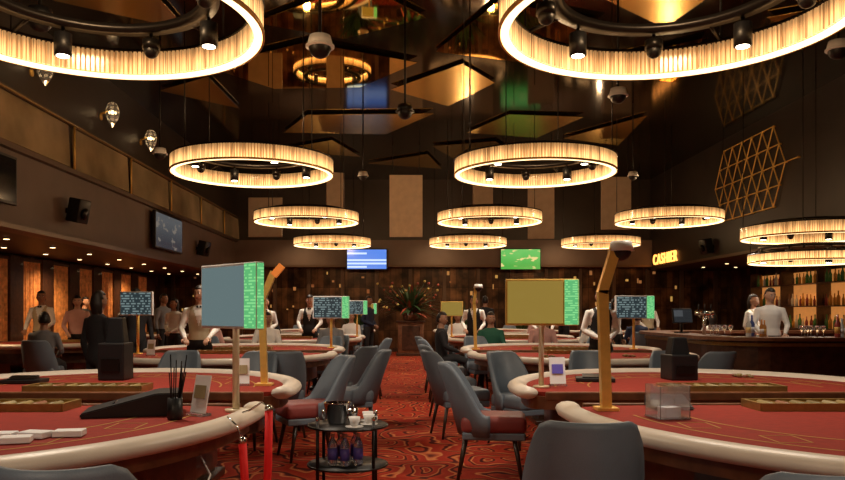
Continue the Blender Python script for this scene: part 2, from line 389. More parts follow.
def sconce(y,z):
    b=MB(); b.cyl((0,0,0),(.16,0,.05),.02,m_gold); b.lathe([(.02,.22),(.10,.16),(.14,.05),(.12,-.08),(.05,-.2),(.01,-.26)],m_acr,(.22,0,0),n=8,smooth=False)
    b.sph((.22,0,.02),.035,m_down); b.cyl((0,0,-.06),(.02,0,-.06),.06,m_gold)
    b.obj('crystal_wall_sconce',(XL,y,z))
for y,z in ((11.4,5.05),(14,5.05),(16.1,5.05)): sconce(y,z)
cu=bpy.data.curves.new('cashier_sign','FONT'); cu.body='CASHIER'; cu.size=.48; cu.extrude=.02; cu.align_x='CENTER'; cu.space_character=1.2
cu.materials.append(m_neon)
o=bpy.data.objects.new('cashier_sign',cu); C.objects.link(o)
o.location=(XR-.03,23.7,2.90); o.rotation_euler=(rad(90),0,rad(-90))

for x,y,z0,z1,w,mt,r in ((0,20,3.35,5.0,.88,m_panel,0),(-1.85,19.6,3.55,5.0,.5,m_panel2,30),(-3.75,20,3.35,4.4,.9,m_panel2,0),(2.05,20,3.6,4.95,.6,m_panel2,25),(3.6,20,3.3,4.7,.7,m_panel2,-10),(5.6,20,3.55,4.95,.8,m_panel2,0)):
    b=MB(); b.box((0,0,0),(w,.06,z1-z0),mt,bev=.01)
    for sx in (-.4,.4): b.cyl((sx*w,0,(z1-z0)/2),(sx*w,0,ZC-(z0+z1)/2),.008,m_blkmetal,n=8)
    b.obj('hanging_acoustic_panel',(x,y,(z0+z1)/2),rad(r))

# ---------------------------------------------------------------- ring chandelier
def ring_mesh(h=.20,R=1.07,top=2.35):
    b=MB(); N=72
    circ=lambda r:[(r*math.cos(2*pi*k/N),r*math.sin(2*pi*k/N)) for k in range(N)]
    b.sweep(circ(R),[(-.006,.03),(.006,.03),(.006,h),(-.006,h)],m_rodback)
    b.sweep(circ(R),[(-.045,h),(.045,h),(.045,h+.018),(-.045,h+.018)],m_blkmetal)
    b.sweep(circ(R),[(-.026,.0),(.026,.0),(.026,.022),(-.026,.022)],m_led)
    b.sweep(circ(R),[(.030,.0),(.044,.0),(.044,.026),(.030,.026)],m_gold)
    t=bmesh.new()
    for k in range(190):
        a=2*pi*k/190
        for rr in (R+.028,R-.028):
            tt=bmesh.ops.create_cube(t,size=1)['verts']
            mx=Matrix.Rotation(a,4,'Z')@Matrix.Translation((rr,0,.03+(h-.03)/2))@Matrix.Diagonal((.016,.021,h-.03,1))
            for v in tt: v.co=mx@v.co
    b.merge(t,m_rod)
    b.sweep(circ(.76),[(-.06,.24),(.06,.24),(.06,.29),(-.06,.29)],m_blkmetal)
    for k in range(4):
        a=pi/4+k*pi/2; c,s=math.cos(a),math.sin(a)
        b.cyl((.76*c,.76*s,.26),(R*c,R*s,.21),.015,m_blkmetal,n=8)
        b.cyl((R*c,R*s,.21),(R*c,R*s,top),.007,m_blkmetal,n=8)
    for k in range(8):
        a=pi/8+k*pi/4+.1; c,s=.80*math.cos(a),.80*math.sin(a)
        b.cyl((c,s,.25),(c,s,.17),.014,m_blkmetal,n=8)
        if k%2==0:
            b.cyl((c,s,.20),(c,s,.04),.062,m_blk); b.cyl((c,s,.039),(c,s,.034),.045,m_bulb)
        else:
            b.cyl((c,s,.20),(c,s,.13),.065,m_blkmetal); b.sph((c,s,.12),.056,m_blk,n=14)
    return b.mesh('ring_chandelier')
rm=ring_mesh()
ZR=3.25; rows=[5.0,10.4,16.0,21.6]
spots=[]
def ring(x,y,z=ZR,me=rm):
    place('ring_chandelier',me,(x,y,z),random.uniform(0,.5) if y>6 else .12, 1.04 if y<6 else 1)
for i,y in enumerate(rows):
    ring(-2.12,y); ring(1.78,y)
    if i>=2: ring(5.6,y)
    spots+= [(-2.12,y,1),(1.78,y,1)]
    if i>=2: spots.append((5.6,y,1))
ring(-2.12,-.5); ring(1.78,-.5); spots+=[(-2.12,-.5,1),(1.78,-.5,1)]  # unseen pair added behind the camera to light the foreground
rm2=ring_mesh(top=ZC-2.62); rm3=ring_mesh(top=.42,h=.14,R=.95)
place('ring_chandelier',rm2,(7.0,13.0,2.62),.2)
place('bar_canopy_light',rm3,(7.0,13.0,2.2),.2)

def spot(x,y,z,e,col=(1,.87,.72),size=150,r=.05):
    L=bpy.data.lights.new('down_or_fill_spot','SPOT'); L.energy=e; L.color=col; L.spot_size=rad(size); L.spot_blend=1; L.shadow_soft_size=r
    o=bpy.data.objects.new('down_or_fill_spot_light',L); o.location=(x,y,z); C.objects.link(o)
def point(x,y,z,e,col,r=.08):
    L=bpy.data.lights.new('ring_fill','POINT'); L.energy=e; L.color=col; L.shadow_soft_size=r
    o=bpy.data.objects.new('ring_fill_light',L); o.location=(x,y,z); C.objects.link(o)
for x,y,k in spots:
    spot(x+.3,y-.3,ZR-.02,112*k); spot(x-.3,y+.3,ZR-.02,112*k)
    point(x,y,ZR+.45,48,(1,.64,.33))  # fill light added at each ring centre to lift walls and upper room
spot(7,13,2.05,150); spot(5.9,13.4,2.6,60); spot(5.5,11.0,2.7,45)  # bar ring spot, plus added fill to brighten the bartender
for y in (12,16.5,21): spot(-7.3,y,2.5,170,(1,.62,.32))
for y in (15,20): spot(9.7,y,2.7,100,(1,.6,.3))
for x in (-3.5,1,5): spot(x,24.0,4.0,100,(1,.65,.35))  # added fill that brightens the back wall, no fixture here

def domecam(x,y,z,white=True,r=.11):
    b=MB(); m=m_white if white else m_blk
    b.cyl((0,0,.06),(0,0,ZC-z),.014,m_blkmetal,n=8)
    b.cyl((0,0,.0),(0,0,.09),r,m,r2=r*.8); b.sph((0,0,0),(r*.86,r*.86,r*.86),m_blk,n=18)
    b.cyl((0,0,-.005),(0,0,.012),r*1.08,m,n=24)
    b.obj('dome_security_camera',(x,y,z))
for px,py,yy,w in ((320,47,6.2,1),(405,112,9.5,0),(618,96,9.0,1),(160,154,12,1),(838,50,7.5,1),(470,156,12,0),(633,176,16,1),(363,176,16,1),(40,20,6,0)):
    domecam((px-406)*yy/750,yy,1.35+(312-py)*yy/750,bool(w))

# ---------------------------------------------------------------- gaming table
ZT=.80
def table_mesh(a=1.45,b_=1.7):
    b=MB(); N=72; pts=[]
    for k in range(N):
        t=2*pi*k/N; c,s=math.cos(t),math.sin(t)
        if s<=0: x=a*c; y=b_*s
        else:
            e=2/5.; x=a*math.copysign(abs(c)**e,c); y=.36*abs(s)**e
        pts.append((x,y))
    ins=lambda k:[(x*(1-k/a),(y*(1-k/b_) if y<0 else y*(1-k/.36*.55))) for x,y in pts]
    b.prism(ins(.05),ZT-.03,ZT,m_felt)
    prof=[(.072*math.cos(u),ZT-.008+.042*math.sin(u)) for u in [2*pi*i/12 for i in range(12)]]
    arcpts=[(a*math.cos(t),b_*math.sin(t)) for t in [pi+pi*k/50 for k in range(51)]]
    arcpts=[(-a+.02,.26)]+[(-a,.12)]+arcpts+[(a,.12),(a-.02,.26)]
    b.sweep(arcpts,prof,m_rim,closed=False)
    b.prism(ins(.03),ZT-.12,ZT-.031,m_wood2)
    b.prism(ins(.20),ZT-.30,ZT-.121,m_wood)
    b.box((0,.345,ZT-.02),(2*a-.25,.035,.06),m_wood2,bev=.008)
    for sx in (-.6,.6):
        b.box((sx*.9,-.35,.28),(.22,.75,.5),m_wood,taper=(1.25,1.2)); b.box((sx*.9,-.35,.03),(.34,1.0,.06),m_wood,bev=.012)
    b.box((0,-.35,.25),(1.0,.08,.25),m_wood)
    b.box((0,.17,ZT+.004),(.80,.24,.008),m_tray)
    for yy in (.055,.285): b.box((0,yy,ZT+.022),(.80,.02,.044),m_tray)
    for xx in (-.40,.40): b.box((xx,.17,ZT+.022),(.02,.24,.044),m_tray)
    for i in range(9):
        xx=-.36+i*.09; b.box((xx,.17,ZT+.018),(.008,.22,.036),m_tray)
        if i<8: b.cyl((xx+.045,.07,ZT+.022),(xx+.045,.07+random.uniform(.12,.2),ZT+.022),.021,m_chip[i%5],n=12)
    for k,(rr) in enumerate((.62,.80)):
        ap=[(a*rr*math.cos(t),b_*rr*math.sin(t)) for t in [pi+pi*(k+1)/42 for k in range(41)]]
        b.sweep(ap,[(-.006,ZT+.0005),(.006,ZT+.0005),(.006,ZT+.0015),(-.006,ZT+.0015)],m_line,closed=False,smooth=False)
    for k in range(7):
        t=pi+pi*(k+1)/8; c,s=math.cos(t),math.sin(t)
        x,y=a*.71*c,b_*.71*s
        sq=[(x-.07,y-.09),(x+.07,y-.09),(x+.07,y+.09),(x-.07,y+.09)]
        b.sweep(sq,[(-.005,ZT+.0005),(.005,ZT+.0005),(.005,ZT+.0015),(-.005,ZT+.0015)],m_line,smooth=False)
    return b.mesh('gaming_table')
tmA=table_mesh(1.45,1.7); tmB=table_mesh(1.38,1.5)
TB=[(-2.30,4.08,0,tmA),(2.37,4.10,0,tmA),(-2.22,5.42,pi,tmB),(2.2,5.42,pi,tmB)]
for y in rows[1:]:
    TB+=[(-2.35,y-.64,0,tmB),(2.25,y-.64,0,tmB),(-2.35,y+.64,pi,tmB),(2.25,y+.64,pi,tmB)]
TB+=[(-6.3,13.5,0,tmB),(5.7,17.95,0,tmB),(5.7,22.2,0,tmB),(-6.3,18.7,0,tmB)]
for x,y,r,me in TB: place('gaming_table',me,(x,y,0),r)

PEOPLE=[
('dealer',(-2.86,10.40),8,dict(arms='table',shirt=c_white,torso=c_beige,skin=2,sc=.98,head=-20)),
('standing_guest',(-4.18,11.6),35,dict(arms=('phone','down'),shirt=c_black,torso=c_black,skin=1,sc=.98,tilt=8)),
('standing_guest',(-3.32,8.10),150,dict(arms='down',shirt=c_black,skin=1,hairlong=True,sc=.90)),
('dealer',(-6.2,14.15),20,dict(arms='table',shirt=c_pink,skin=2,hairlong=True,sc=.95,tilt=10)),
('dealer',(-6.9,14.2),0,dict(arms='table',shirt=c_white,torso=c_beige,skin=1,head=25)),
('standing_guest',(-4.75,15.4),-20,dict(arms='clasp',shirt=c_white,skin=0,hairlong=True,sc=.93,head=-30)),
('standing_guest',(-5.3,16.4),70,dict(arms='down',shirt=c_grey,skin=1)),
('dealer',(-2.05,16.0),0,dict(arms='table',shirt=c_white,torso=c_black,skin=2,sc=.98,tilt=12)),
('dealer',(-3.0,16.0),15,dict(arms='clasp',shirt=c_white,torso=c_beige,skin=0,sc=.95)),
('standing_guest',(-.95,19.0),60,dict(arms='clasp',shirt=c_navy,skin=1)),
('dealer',(1.45,16.0),-10,dict(arms='table',shirt=c_white,torso=c_black,skin=0,sc=.97,tilt=8)),
('dealer',(2.9,16.0),0,dict(arms='table',shirt=c_white,torso=c_beige,skin=2,sc=.97,head=20)),
('dealer',(2.7,10.40),5,dict(arms='clasp',shirt=c_white,torso=c_black,skin=1,sc=.96,head=-20)),
('standing_guest',(4.1,14.7),50,dict(arms='down',shirt=c_white,skin=1,hairlong=True,sc=.93)),
('standing_guest',(4.15,19.7),-60,dict(arms='clasp',shirt=c_grey,skin=0)),
('dealer',(6.0,18.6),0,dict(arms='table',shirt=c_white,torso=c_beige,skin=1,sc=.96)),
('standing_guest',(2.0,18.95),160,dict(arms='down',shirt=c_black,skin=1)),
('bartender',(5.80,11.95),-15,dict(arms='table',shirt=c_white,skin=2,sc=.99,tilt=14,head=20)),
('bar_waitress',(6.15,13.3),40,dict(arms='clasp',shirt=c_white,torso=c_beige,skin=2,hairlong=True,sc=.95)),
('standing_guest',(-7.4,17.3),80,dict(arms='clasp',shirt=c_black,skin=0,sc=.97)),
]
SEATED=[(.55,12.7,-90,dict(shirt=c_black,skin=1)),(1.50,13.25,170,dict(shirt=c_green,skin=0,hairlong=True)),
 (-7.0,11.35,0,dict(shirt=c_white,skin=0)),(-5.5,11.35,5,dict(shirt=c_grey,skin=1)),(-6.3,16.55,0,dict(shirt=c_black,skin=1)),
 (2.45,13.5,180,dict(shirt=c_pink,skin=2)),(3.35,13.25,150,dict(shirt=c_white,skin=1)),(-3.5,13.25,-150,dict(shirt=c_pink,skin=2,hairlong=True)),
 (-1.3,13.3,160,dict(shirt=c_grey,skin=1)),(4.9,15.85,0,dict(shirt=c_navy,skin=1)),(6.5,15.85,5,dict(shirt=c_white,skin=0,hairlong=True)),
 (1.3,18.75,170,dict(shirt=c_white,skin=1)),(3.3,18.75,165,dict(shirt=c_pink,skin=0)),
 (-1.35,18.75,165,dict(shirt=c_white,skin=0)),(-3.4,18.75,-165,dict(shirt=c_black,skin=1)),(-2.5,13.55,180,dict(shirt=c_white,skin=1))]
busy=[p[1] for p in PEOPLE]+[(s[0],s[1]) for s in SEATED]
taken=[]
# ---------------------------------------------------------------- chairs
def chair_mesh(seatmat,H=.94,SZ=.46):
    b=MB(); t=bmesh.new(); n=28; rings=[]
    for i in range(n+1):
        th=rad(-98+196*i/n); q=abs(th)/rad(98)
        k=min(1,max(0,(q-.36)/.56)); k=k*k*(3-2*k)
        top=H-(H-SZ-.07)*k; z0=SZ-.10
        zm=(z0+top)/2
        prof=[(0,z0),(0,zm),(0,top-.03),(.014,top-.004),(.036,top-.004),(.05,top-.03),(.05,zm),(.05,z0)]
        ring_=[]
        for o,z in prof:
            f=(z-z0)/(H-z0); rx=.24+.05*f-o; ry=.235+.02*f-o
            x=rx*math.sin(th); y=-ry*math.cos(th)-max(0,math.cos(th))*.16*f**1.3
            ring_.append(t.verts.new((x,y,z)))
        rings.append(ring_)
    for a,c in zip(rings,rings[1:]):
        for k in range(8): t.faces.new((a[k],a[(k+1)%8],c[(k+1)%8],c[k]))
    t.faces.new(rings[0]); t.faces.new(rings[-1]); b.merge(t,m_chair,None,True)
    b.box((0,.06,SZ-.01),(.44,.52,.14),seatmat,bev=.045,seg=3)
    b.box((0,.06,SZ-.10),(.43,.50,.06),m_chair,bev=.012)
    for sx in (-1,1):
        for sy in (-1,1):
            b.cyl((sx*.17,.03+sy*.19,SZ-.10),(sx*.215,.03+sy*.255,0),.022,m_leg,r2=.013,n=10)
    return b.mesh('upholstered_chair')
ch_g=chair_mesh(m_chair); ch_r=chair_mesh(m_chairred)
def chair(x,y,face,red=False,s=1.,force=False):
    if not force:
        for (a,c) in busy+taken:
            if math.hypot(a-x,c-y)<.64: return
    taken.append((x,y))
    place('upholstered_chair',ch_r if red else ch_g,(x,y,0),rad(face),s)
chair(.73,3.17,-6); chair(-.97,2.34,4); chair(1.10,2.27,4)
chair(.66,6.15,-97,True,1.0)
chair(-.86,7.0,115,True); chair(-.56,8.2,95); chair(-.72,9.3,60)
chair(.55,8.2,-75); chair(1.15,7.65,-150); chair(.55,9.5,-85); chair(.58,11.4,-90); chair(-.62,11.8,90)
chair(1.95,7.75,180); chair(2.75,7.65,172)
chair(-1.6,7.6,165); chair(-2.4,7.75,180)
for y in rows[1:]:
    for dx,yy,f in ((-1.0,-2.2,-15),(0,-2.68,0),(1.0,-2.2,15),(-1.0,2.2,-165),(0,2.68,180),(1.0,2.2,165)):
        if y>20 and yy>2.5: continue
        for cx in (-2.35,2.25): chair(cx+dx,y+yy,f)
for cx,cy in ((-6.3,13.5),(5.7,17.95),(5.7,22.2),(-6.3,18.7)):
    for dx,yy,f in ((-.8,-2.05,-15),(.8,-2.05,15)): chair(cx+dx,cy+yy,f)

# ---------------------------------------------------------------- displays / poles
def monitor(x,y,rz,w,h,zc,face,led=True,back=None,pole=None):
    b=MB(); z0=ZT; pm=pole or m_gold
    b.cyl((0,.03,0.001),(0,.03,.015),.06,pm,n=20); b.cyl((0,.03,.01),(0,.03,zc-z0),.019,pm,n=14)
    lw=.10*w/.55 if led else 0
    b.box((0,0,zc-z0),(w,.05,h),m_white if back is None else m_gold,bev=.006)
    b.box((-lw/2,-.0265,zc-z0),(w-lw-.03,.004,h-.03),face)
    if led:
        b.box((w/2-lw/2-.005,-.0275,zc-z0),(lw,.006,h-.012),m_ledgreen)
        b.box((w/2+.001,0,zc-z0),(.004,.04,h-.012),m_ledgreen)
    b.box((0,.027,zc-z0),(w-.04,.006,h-.04),m_blk)
    b.obj('table_display',(x,y,ZT+.001),rz)
monitor(-.96,4.12,rad(-45),.56,.355,1.435,m_teal,pole=m_cream)
monitor(.98,5.42,rad(-6),.52,.335,1.42,m_scr_gold,back=1,pole=m_cream)
monitor(-1.14,11.4,0,.55,.34,1.42,m_scr_dark)
monitor(3.35,11.0,rad(4),.58,.34,1.42,m_scr_dark)
monitor(-3.5,9.75,rad(-8),.45,.31,1.46,m_scr_dark,led=False)
monitor(-1.10,16.9,rad(8),.45,.32,1.45,m_scr_dark); monitor(1.02,16.7,0,.5,.33,1.42,m_scr_gold,back=1,led=False)
monitor(-1.10,22.3,rad(8),.45,.32,1.45,m_scr_gold)
monitor(4.85,18.05,0,.5,.33,1.42,m_scr_dark)

m_neon_dim=M('orange_lamp_housing',(.8,.25,.05),.4,em=(1,.3,.05),es=.25)
def campole(x,y,dx,ztop,r=.027,cam=True):
    b=MB(); zz=ztop-ZT
    def sq(p,q):
        p=Vector(p);q=Vector(q);d=q-p;t=bmesh.new();bmesh.ops.create_cube(t,size=1)
        mx=Matrix.Translation((p+q)/2)@Vector((0,0,1)).rotation_difference(d.normalized()).to_matrix().to_4x4()@Matrix.Diagonal((r*2,r*2,d.length,1))
        b.merge(t,m_gold,mx)
    b.box((0,0,.009),(.12,.12,.016),m_gold)
    sq((0,0,.016),(-.02,0,zz-.22)); sq((-.024,0,zz-.235),(dx,0,zz-.01)); 
    if cam:
        b.cyl((dx+.04,-.0,zz+.0),(dx+.04,0,zz+.055),.072,m_white,r2=.055); b.sph((dx+.04,0,zz+.0),.055,m_blk,n=16)
        b.box((dx*.8+.01,0,zz-.01),(.06,.05,.05),m_gold)
    else:
        b.box((dx+.03,0,zz+.0),(.10,.05,.05),m_neon_dim,rot=(0,rad(-50),0))
    b.obj('camera_pole',(x,y,ZT+.001))
campole(1.12,4.2,.045,1.69)
campole(-1.06,5.62,.07,1.66,r=.024,cam=False)
campole(1.02,11.0,.0,1.70,r=.022)

# ---------------------------------------------------------------- table clutter
def shuffler(x,y,w,d,h,rz=0):
    b=MB(); t=bmesh.new()
    pr=[(-d/2,0),(d/2,0),(d/2,h),(d*.25,h),(-d/2,h*.2)]
    A=[t.verts.new((-w/2,p,q)) for p,q in pr]; B=[t.verts.new((w/2,p,q)) for p,q in pr]
    t.faces.new(A); t.faces.new(B)
    for k in range(5): t.faces.new((A[k],A[(k+1)%5],B[(k+1)%5],B[k]))
    bmesh.ops.bevel(t,geom=t.edges[:],offset=.006,segments=2,affect='EDGES')
    b.merge(t,m_blk)
    b.box((0,-d*.2,h*.50),(w*.4,.03,.008),m_blkmetal,rot=(rad(30),0,0))
    b.obj('card_shuffler',(x,y,ZT+.002),rz)
shuffler(-1.47,4.05,.30,.50,.12,rad(-75)); shuffler(1.5,4.28,.22,.2,.07)
def shoe(x,y,w,h,rz=0):
    b=MB(); b.box((0,0,h*.3),(w,.22,h*.6),m_blk,bev=.01); b.box((0,.03,h*.8),(w*.75,.12,h*.42),m_blk,bev=.01,taper=(.7,.8)); b.box((0,-.115,h*.25),(w*.7,.01,h*.2),m_blkmetal)
    b.obj('card_shoe',(x,y,ZT+.002),rz)
shoe(-2.36,6.1,.21,.50); shoe(2.22,6.1,.22,.34,.1)
b=MB()
for k,(dx,dy,r) in enumerate(((-.14,0,.1),(0,.03,-.2),(.13,.07,.15),(-.02,-.1,.3))):
    b.box((dx,dy,.014),(.125,.085,.026),m_paper,rot=(0,0,r),bev=.003)
b.obj('card_decks',(-1.62,3.25,ZT+.002))
def menu(x,y,rz,w=.10,h=.19,blue=False):
    b=MB(); b.box((0,0,.006),(w,.07,.012),m_acr); b.box((0,.015,h/2+.012),(w,.006,h),m_paper,rot=(rad(-12),0,0)); b.box((0,.009,h*.62),(w*.7,.004,h*.35),m_blueglass if blue else m_chip[4],rot=(rad(-12),0,0))
    b.obj('menu_card_stand',(x,y,ZT+.002),rz)
menu(-1.10,3.98,rad(-35),.12,.2); menu(-1.22,5.6,rad(10)); menu(1.13,5.58,rad(5),.12,.2,True); menu(-3.2,9.4,0)
b=MB(); b.lathe([(.035,0),(.04,.01),(.036,.11),(.033,.11),(.03,.01)],m_blk)
for k in range(9):
    a=k*.9; b.cyl((.015*math.cos(a),.015*math.sin(a),.02),(.04*math.cos(a)+.01*k*.3,.035*math.sin(a),.24+.03*(k%4)),.003,m_blkmetal,n=6)
b.obj('pen_holder',(-1.18,3.83,ZT+.002))
b=MB()
for sx in (-1,1): b.box((sx*.08,0,.085),(.005,.16,.17),m_acr); b.box((0,sx*.08,.085),(.16,.005,.17),m_acr)
b.box((0,0,.003),(.17,.17,.006),m_acr); b.box((.01,0,.03),(.09,.065,.05),m_paper,rot=(0,0,.2))
b.obj('acrylic_card_box',(1.36,3.9,ZT+.002),.15)
b=MB(); b.box((0,0,.018),(.3,.2,.03),m_blk,bev=.006); b.box((0,-.02,.04),(.2,.1,.02),m_blkmetal,rot=(.2,0,0))
me=b.mesh('table_keypad'); place('table_keypad',me,(-2.95,5.8,ZT),.1); place('table_keypad',me,(1.5,5.95,ZT),-.2)
b=MB()
for k in range(9):
    h=random.randint(3,9)*.0035; a=(k%3)*.05; c=(k//3)*.05
    b.cyl((a,c,0),(a,c,h),.019,m_chip[k%5],n=14)
me=b.mesh('casino_chip_stacks')
for x,y,r in ((-1.7,9.0,.2),(1.7,9.1,.2),(2.7,9.2,0),(-2.9,9.1,0),(2.8,6.3,0)): place('casino_chip_stacks',me,(x,y,ZT+.002),r)

# ---------------------------------------------------------------- serving side table
b=MB()
for z in (.545,.265): b.cyl((0,0,z-.012),(0,0,z),.28,m_blk,n=40); b.tube([(0.285*math.cos(2*pi*k/40),.285*math.sin(2*pi*k/40),z-.008) for k in range(41)],.008,m_blkmetal,n=8)
for k in range(4):
    a=pi/4+k*pi/2; c,s=.275*math.cos(a),.275*math.sin(a); b.cyl((c,s,0),(c,s,.60),.012,m_blkmetal,n=10); b.sph((c,s,.605),.016,m_chrome,n=10)
b.obj('two_tier_side_table',(-.42,5.4,0))
b=MB(); b.lathe([(.06,0),(.065,.005),(.095,.145),(.10,.15),(.095,.15),(.06,.01)],m_chrome,n=24); b.tube([(.09,0,.12),(.12,0,.13),(.125,0,.10),(.09,0,.08)],.006,m_chrome,n=6)
b.obj('ice_bucket',(-.50,5.42,.547))
b=MB(); b.lathe([(.03,0),(.035,.004),(.045,.09),(.042,.09),(.03,.01)],m_chrome,n=20); b.obj('metal_tumbler',(-.40,5.58,.547))
def cup(x,y,z,r=0):
    b=MB(); b.lathe([(.02,0),(.024,.003),(.042,.065),(.040,.065),(.02,.006)],m_white,n=20); b.tube([(.038,0,.05),(.06,0,.05),(.06,0,.025),(.03,0,.018)],.004,m_white,n=6); b.cyl((0,0,-.006),(0,0,0),.06,m_white,r2=.065,n=20)
    b.obj('cup_and_saucer',(x,y,z),r)
cup(-.265,5.36,.554); cup(-.28,5.50,.554,2); cup(-.36,5.23,.554,1)
def bottle(x,y,z,label=m_blueglass,body=m_waterpl,name='water_bottle'):
    b=MB(); b.lathe([(.030,0),(.034,.01),(.034,.14),(.026,.165),(.012,.19),(.012,.205)],body,n=16); b.cyl((0,0,.04),(0,0,.12),.0348,label,n=16); b.cyl((0,0,.2),(0,0,.22),.014,m_white,n=12)
    b.obj(name,(x,y,z))
for dx,dy in ((-.09,-.07),(0,-.10),(.09,-.05),(-.04,.05),(.06,.07)): bottle(-.43+dx,5.38+dy,.267)
b=MB()
pth=[(-.68,3.72,.86),(-.68,3.70,.6),(-.695,3.68,.3),(-.71,3.66,.06),(-.735,3.62,.024),(-.755,3.58,.06),(-.75,3.56,.3),(-.765,3.56,.55),(-.78,3.58,.72)]
b.tube(pth,.020,m_redrope,n=12); b.sph((-.68,3.72,.87),.022,m_chrome); b.sph((-.78,3.58,.735),.022,m_chrome)
b.tube([(-.68,3.72,.88),(-.72,3.74,.90),(-.78,3.76,.86),(-.82,3.76,.845)],.005,m_chrome,n=6); b.tube([(-.78,3.58,.74),(-.81,3.60,.80),(-.86,3.62,.845)],.005,m_chrome,n=6)
b.obj('velvet_rope')
b=MB(); b.tube([(-1.0,3.62,.67),(-.90,3.45,.60),(-.92,3.38,.52),(-1.02,3.34,.47),(-1.15,3.34,.50),(-1.25,3.36,.62),(-1.3,3.40,.67)],.005,m_white,n=8)
b.obj('white_power_cable')

# ---------------------------------------------------------------- central planting
def leafmesh(b,base,tip,w,mat):
    base=Vector(base);tip=Vector(tip); d=tip-base; s=d.cross(Vector((0,0,1))); 
    if s.length<1e-4: s=Vector((1,0,0))
    s.normalize(); t=bmesh.new(); L=[];R=[]
    for i in range(6):
        f=i/5; p=base+d*f+Vector((0,0,-.25*d.length*f*f)); ww=w*math.sin(pi*min(.98,f*.9+.06))
        L.append(t.verts.new(p-s*ww)); R.append(t.verts.new(p+s*ww))
    for i in range(5): t.faces.new((L[i],R[i],R[i+1],L[i+1]))
    b.merge(t,mat)
b=MB()
b.box((0,0,.52),(.80,.6,1.04),m_wood2,bev=.02); b.box((0,0,1.05),(.90,.7,.05),m_wood,bev=.01); b.box((0,0,.04),(.90,.7,.08),m_wood,bev=.01)
b.box((0,-.305,.55),(.55,.02,.75),m_wood,bev=.008)
b.lathe([(.16,1.075),(.22,1.1),(.28,1.32),(.26,1.32),(.15,1.1)],m_wood2,n=20)
for k in range(260):
    a=random.uniform(0,2*pi); e=random.uniform(-.05,1.3); L=random.uniform(.5,1.5)
    st_=Vector((.15*math.cos(a),.15*math.sin(a),1.3+random.uniform(0,.3)))
    leafmesh(b,st_,st_+Vector((math.cos(a)*math.cos(e)*L,math.sin(a)*math.cos(e)*L*.6,math.sin(e)*L*.8)),random.uniform(.02,.06),random.choice([m_leaf,m_leaf,m_leaf,m_leaf2]))
for k in range(50):
    a=random.uniform(0,2*pi); r=random.uniform(.2,1.2); z=1.4+random.uniform(0,.9); b.sph((r*math.cos(a),r*.6*math.sin(a),z),.04,m_flow if k%2 else m_leaf2,n=8)
    b.cyl((0,0,1.3),(r*math.cos(a),r*.6*math.sin(a),z),.005,m_leaf,n=5)
b.obj('flower_arrangement_on_plinth',(.15,23.3,0))
def shrub(x,y,h):
    b=MB(); b.lathe([(.16,0),(.2,.03),(.24,.4),(.26,.42),(.22,.42),(.2,.36)],m_wood2,n=20)
    for k in range(80):
        a=random.uniform(0,2*pi); e=random.uniform(.3,1.5); L=random.uniform(.5,1)*h
        leafmesh(b,(.05*math.cos(a),.05*math.sin(a),.4),(math.cos(a)*math.cos(e)*L*.6,math.sin(a)*math.cos(e)*L*.3,.4+math.sin(e)*L),.05,m_leaf)
    b.obj('potted_palm',(x,y,0))
shrub(-1.6,24.95,1.9); shrub(1.9,24.95,1.9); shrub(3.8,24.95,1.6)

# ---------------------------------------------------------------- bar
b=MB()
def rrect(cx,cy,hx,hy,r,n=8):
    p=[]
    for qx,qy,a0 in ((1,1,0),(-1,1,pi/2),(-1,-1,pi),(1,-1,3*pi/2)):
        for k in range(n+1):
            a=a0+pi/2*k/n; p.append((cx+qx*(hx-r)+r*math.cos(a),cy+qy*(hy-r)+r*math.sin(a)))
    return p
o_=rrect(0,0,2.5,2.2,.9)
b.sweep(o_,[(-.5,.93),(.06,.93),(.06,.98),(-.5,.98)],m_wood2,smooth=False)
b.sweep(o_,[(-.42,0),(-.06,0),(-.06,.93),(-.42,.93)],m_wood,smooth=False)
b.sweep(o_,[(-.06,.2),(-.02,.2),(-.02,.28),(-.06,.28)],m_tray,smooth=False)
b.sweep(o_,[(-.06,.85),(-.03,.85),(-.03,.90),(-.06,.90)],m_tray,smooth=False)
b.obj('bar_counter',(7.05,13.0,0))
ZBAR=.981
def barstuff(name,x0,x1,y0,y1,z,n):
    b=MB(); cols=[M(name+'_c%d'%i,c,.15,em=c,es=.06) for i,c in enumerate([(.08,.2,.05),(.4,.16,.04),(.5,.48,.42),(.25,.04,.03),(.06,.08,.2)])]
    for k in range(n):
        x=x0+(x1-x0)*(k+.5)/n; y=random.uniform(y0,y1); s=random.uniform(.8,1.2); m=random.choice(cols)
        b.lathe([(.034*s,0),(.036*s,.01),(.036*s,.17*s),(.013*s,.22*s),(.013*s,.29*s)],m,(x,y,0),n=10); b.cyl((x,y,.05*s),(x,y,.13*s),.037*s,m_paper if k%3 else m_gold,n=10)
    b.obj(name,(0,0,z))
barstuff('bar_bottles',5.05,5.45,11.1,11.3,ZBAR,4); barstuff('bar_bottles',6.25,7.4,10.95,11.15,ZBAR,11)
def glasses(x,y,n):
    b=MB()
    for k in range(n): b.lathe([(.03,0),(.004,.008),(.004,.07),(.035,.11),(.038,.17),(.036,.17)],m_acr,(k%4*.09,k//4*.09,0),n=14)
    b.obj('wine_glasses',(x,y,ZBAR))
glasses(4.75,11.6,6); glasses(5.85,11.0,6)
b=MB(); b.cyl((0,0,0),(0,0,.35),.03,m_chrome); b.cyl((-.15,0,.35),(.15,0,.35),.035,m_chrome)
for k in (-1,0,1): b.cyl((k*.1,-.03,.33),(k*.1,-.09,.28),.012,m_chrome,n=8); b.cyl((k*.1,-.02,.38),(k*.1,-.02,.5),.012,m_blk,n=8)
b.obj('beer_tap_tower',(4.85,12.2,ZBAR))
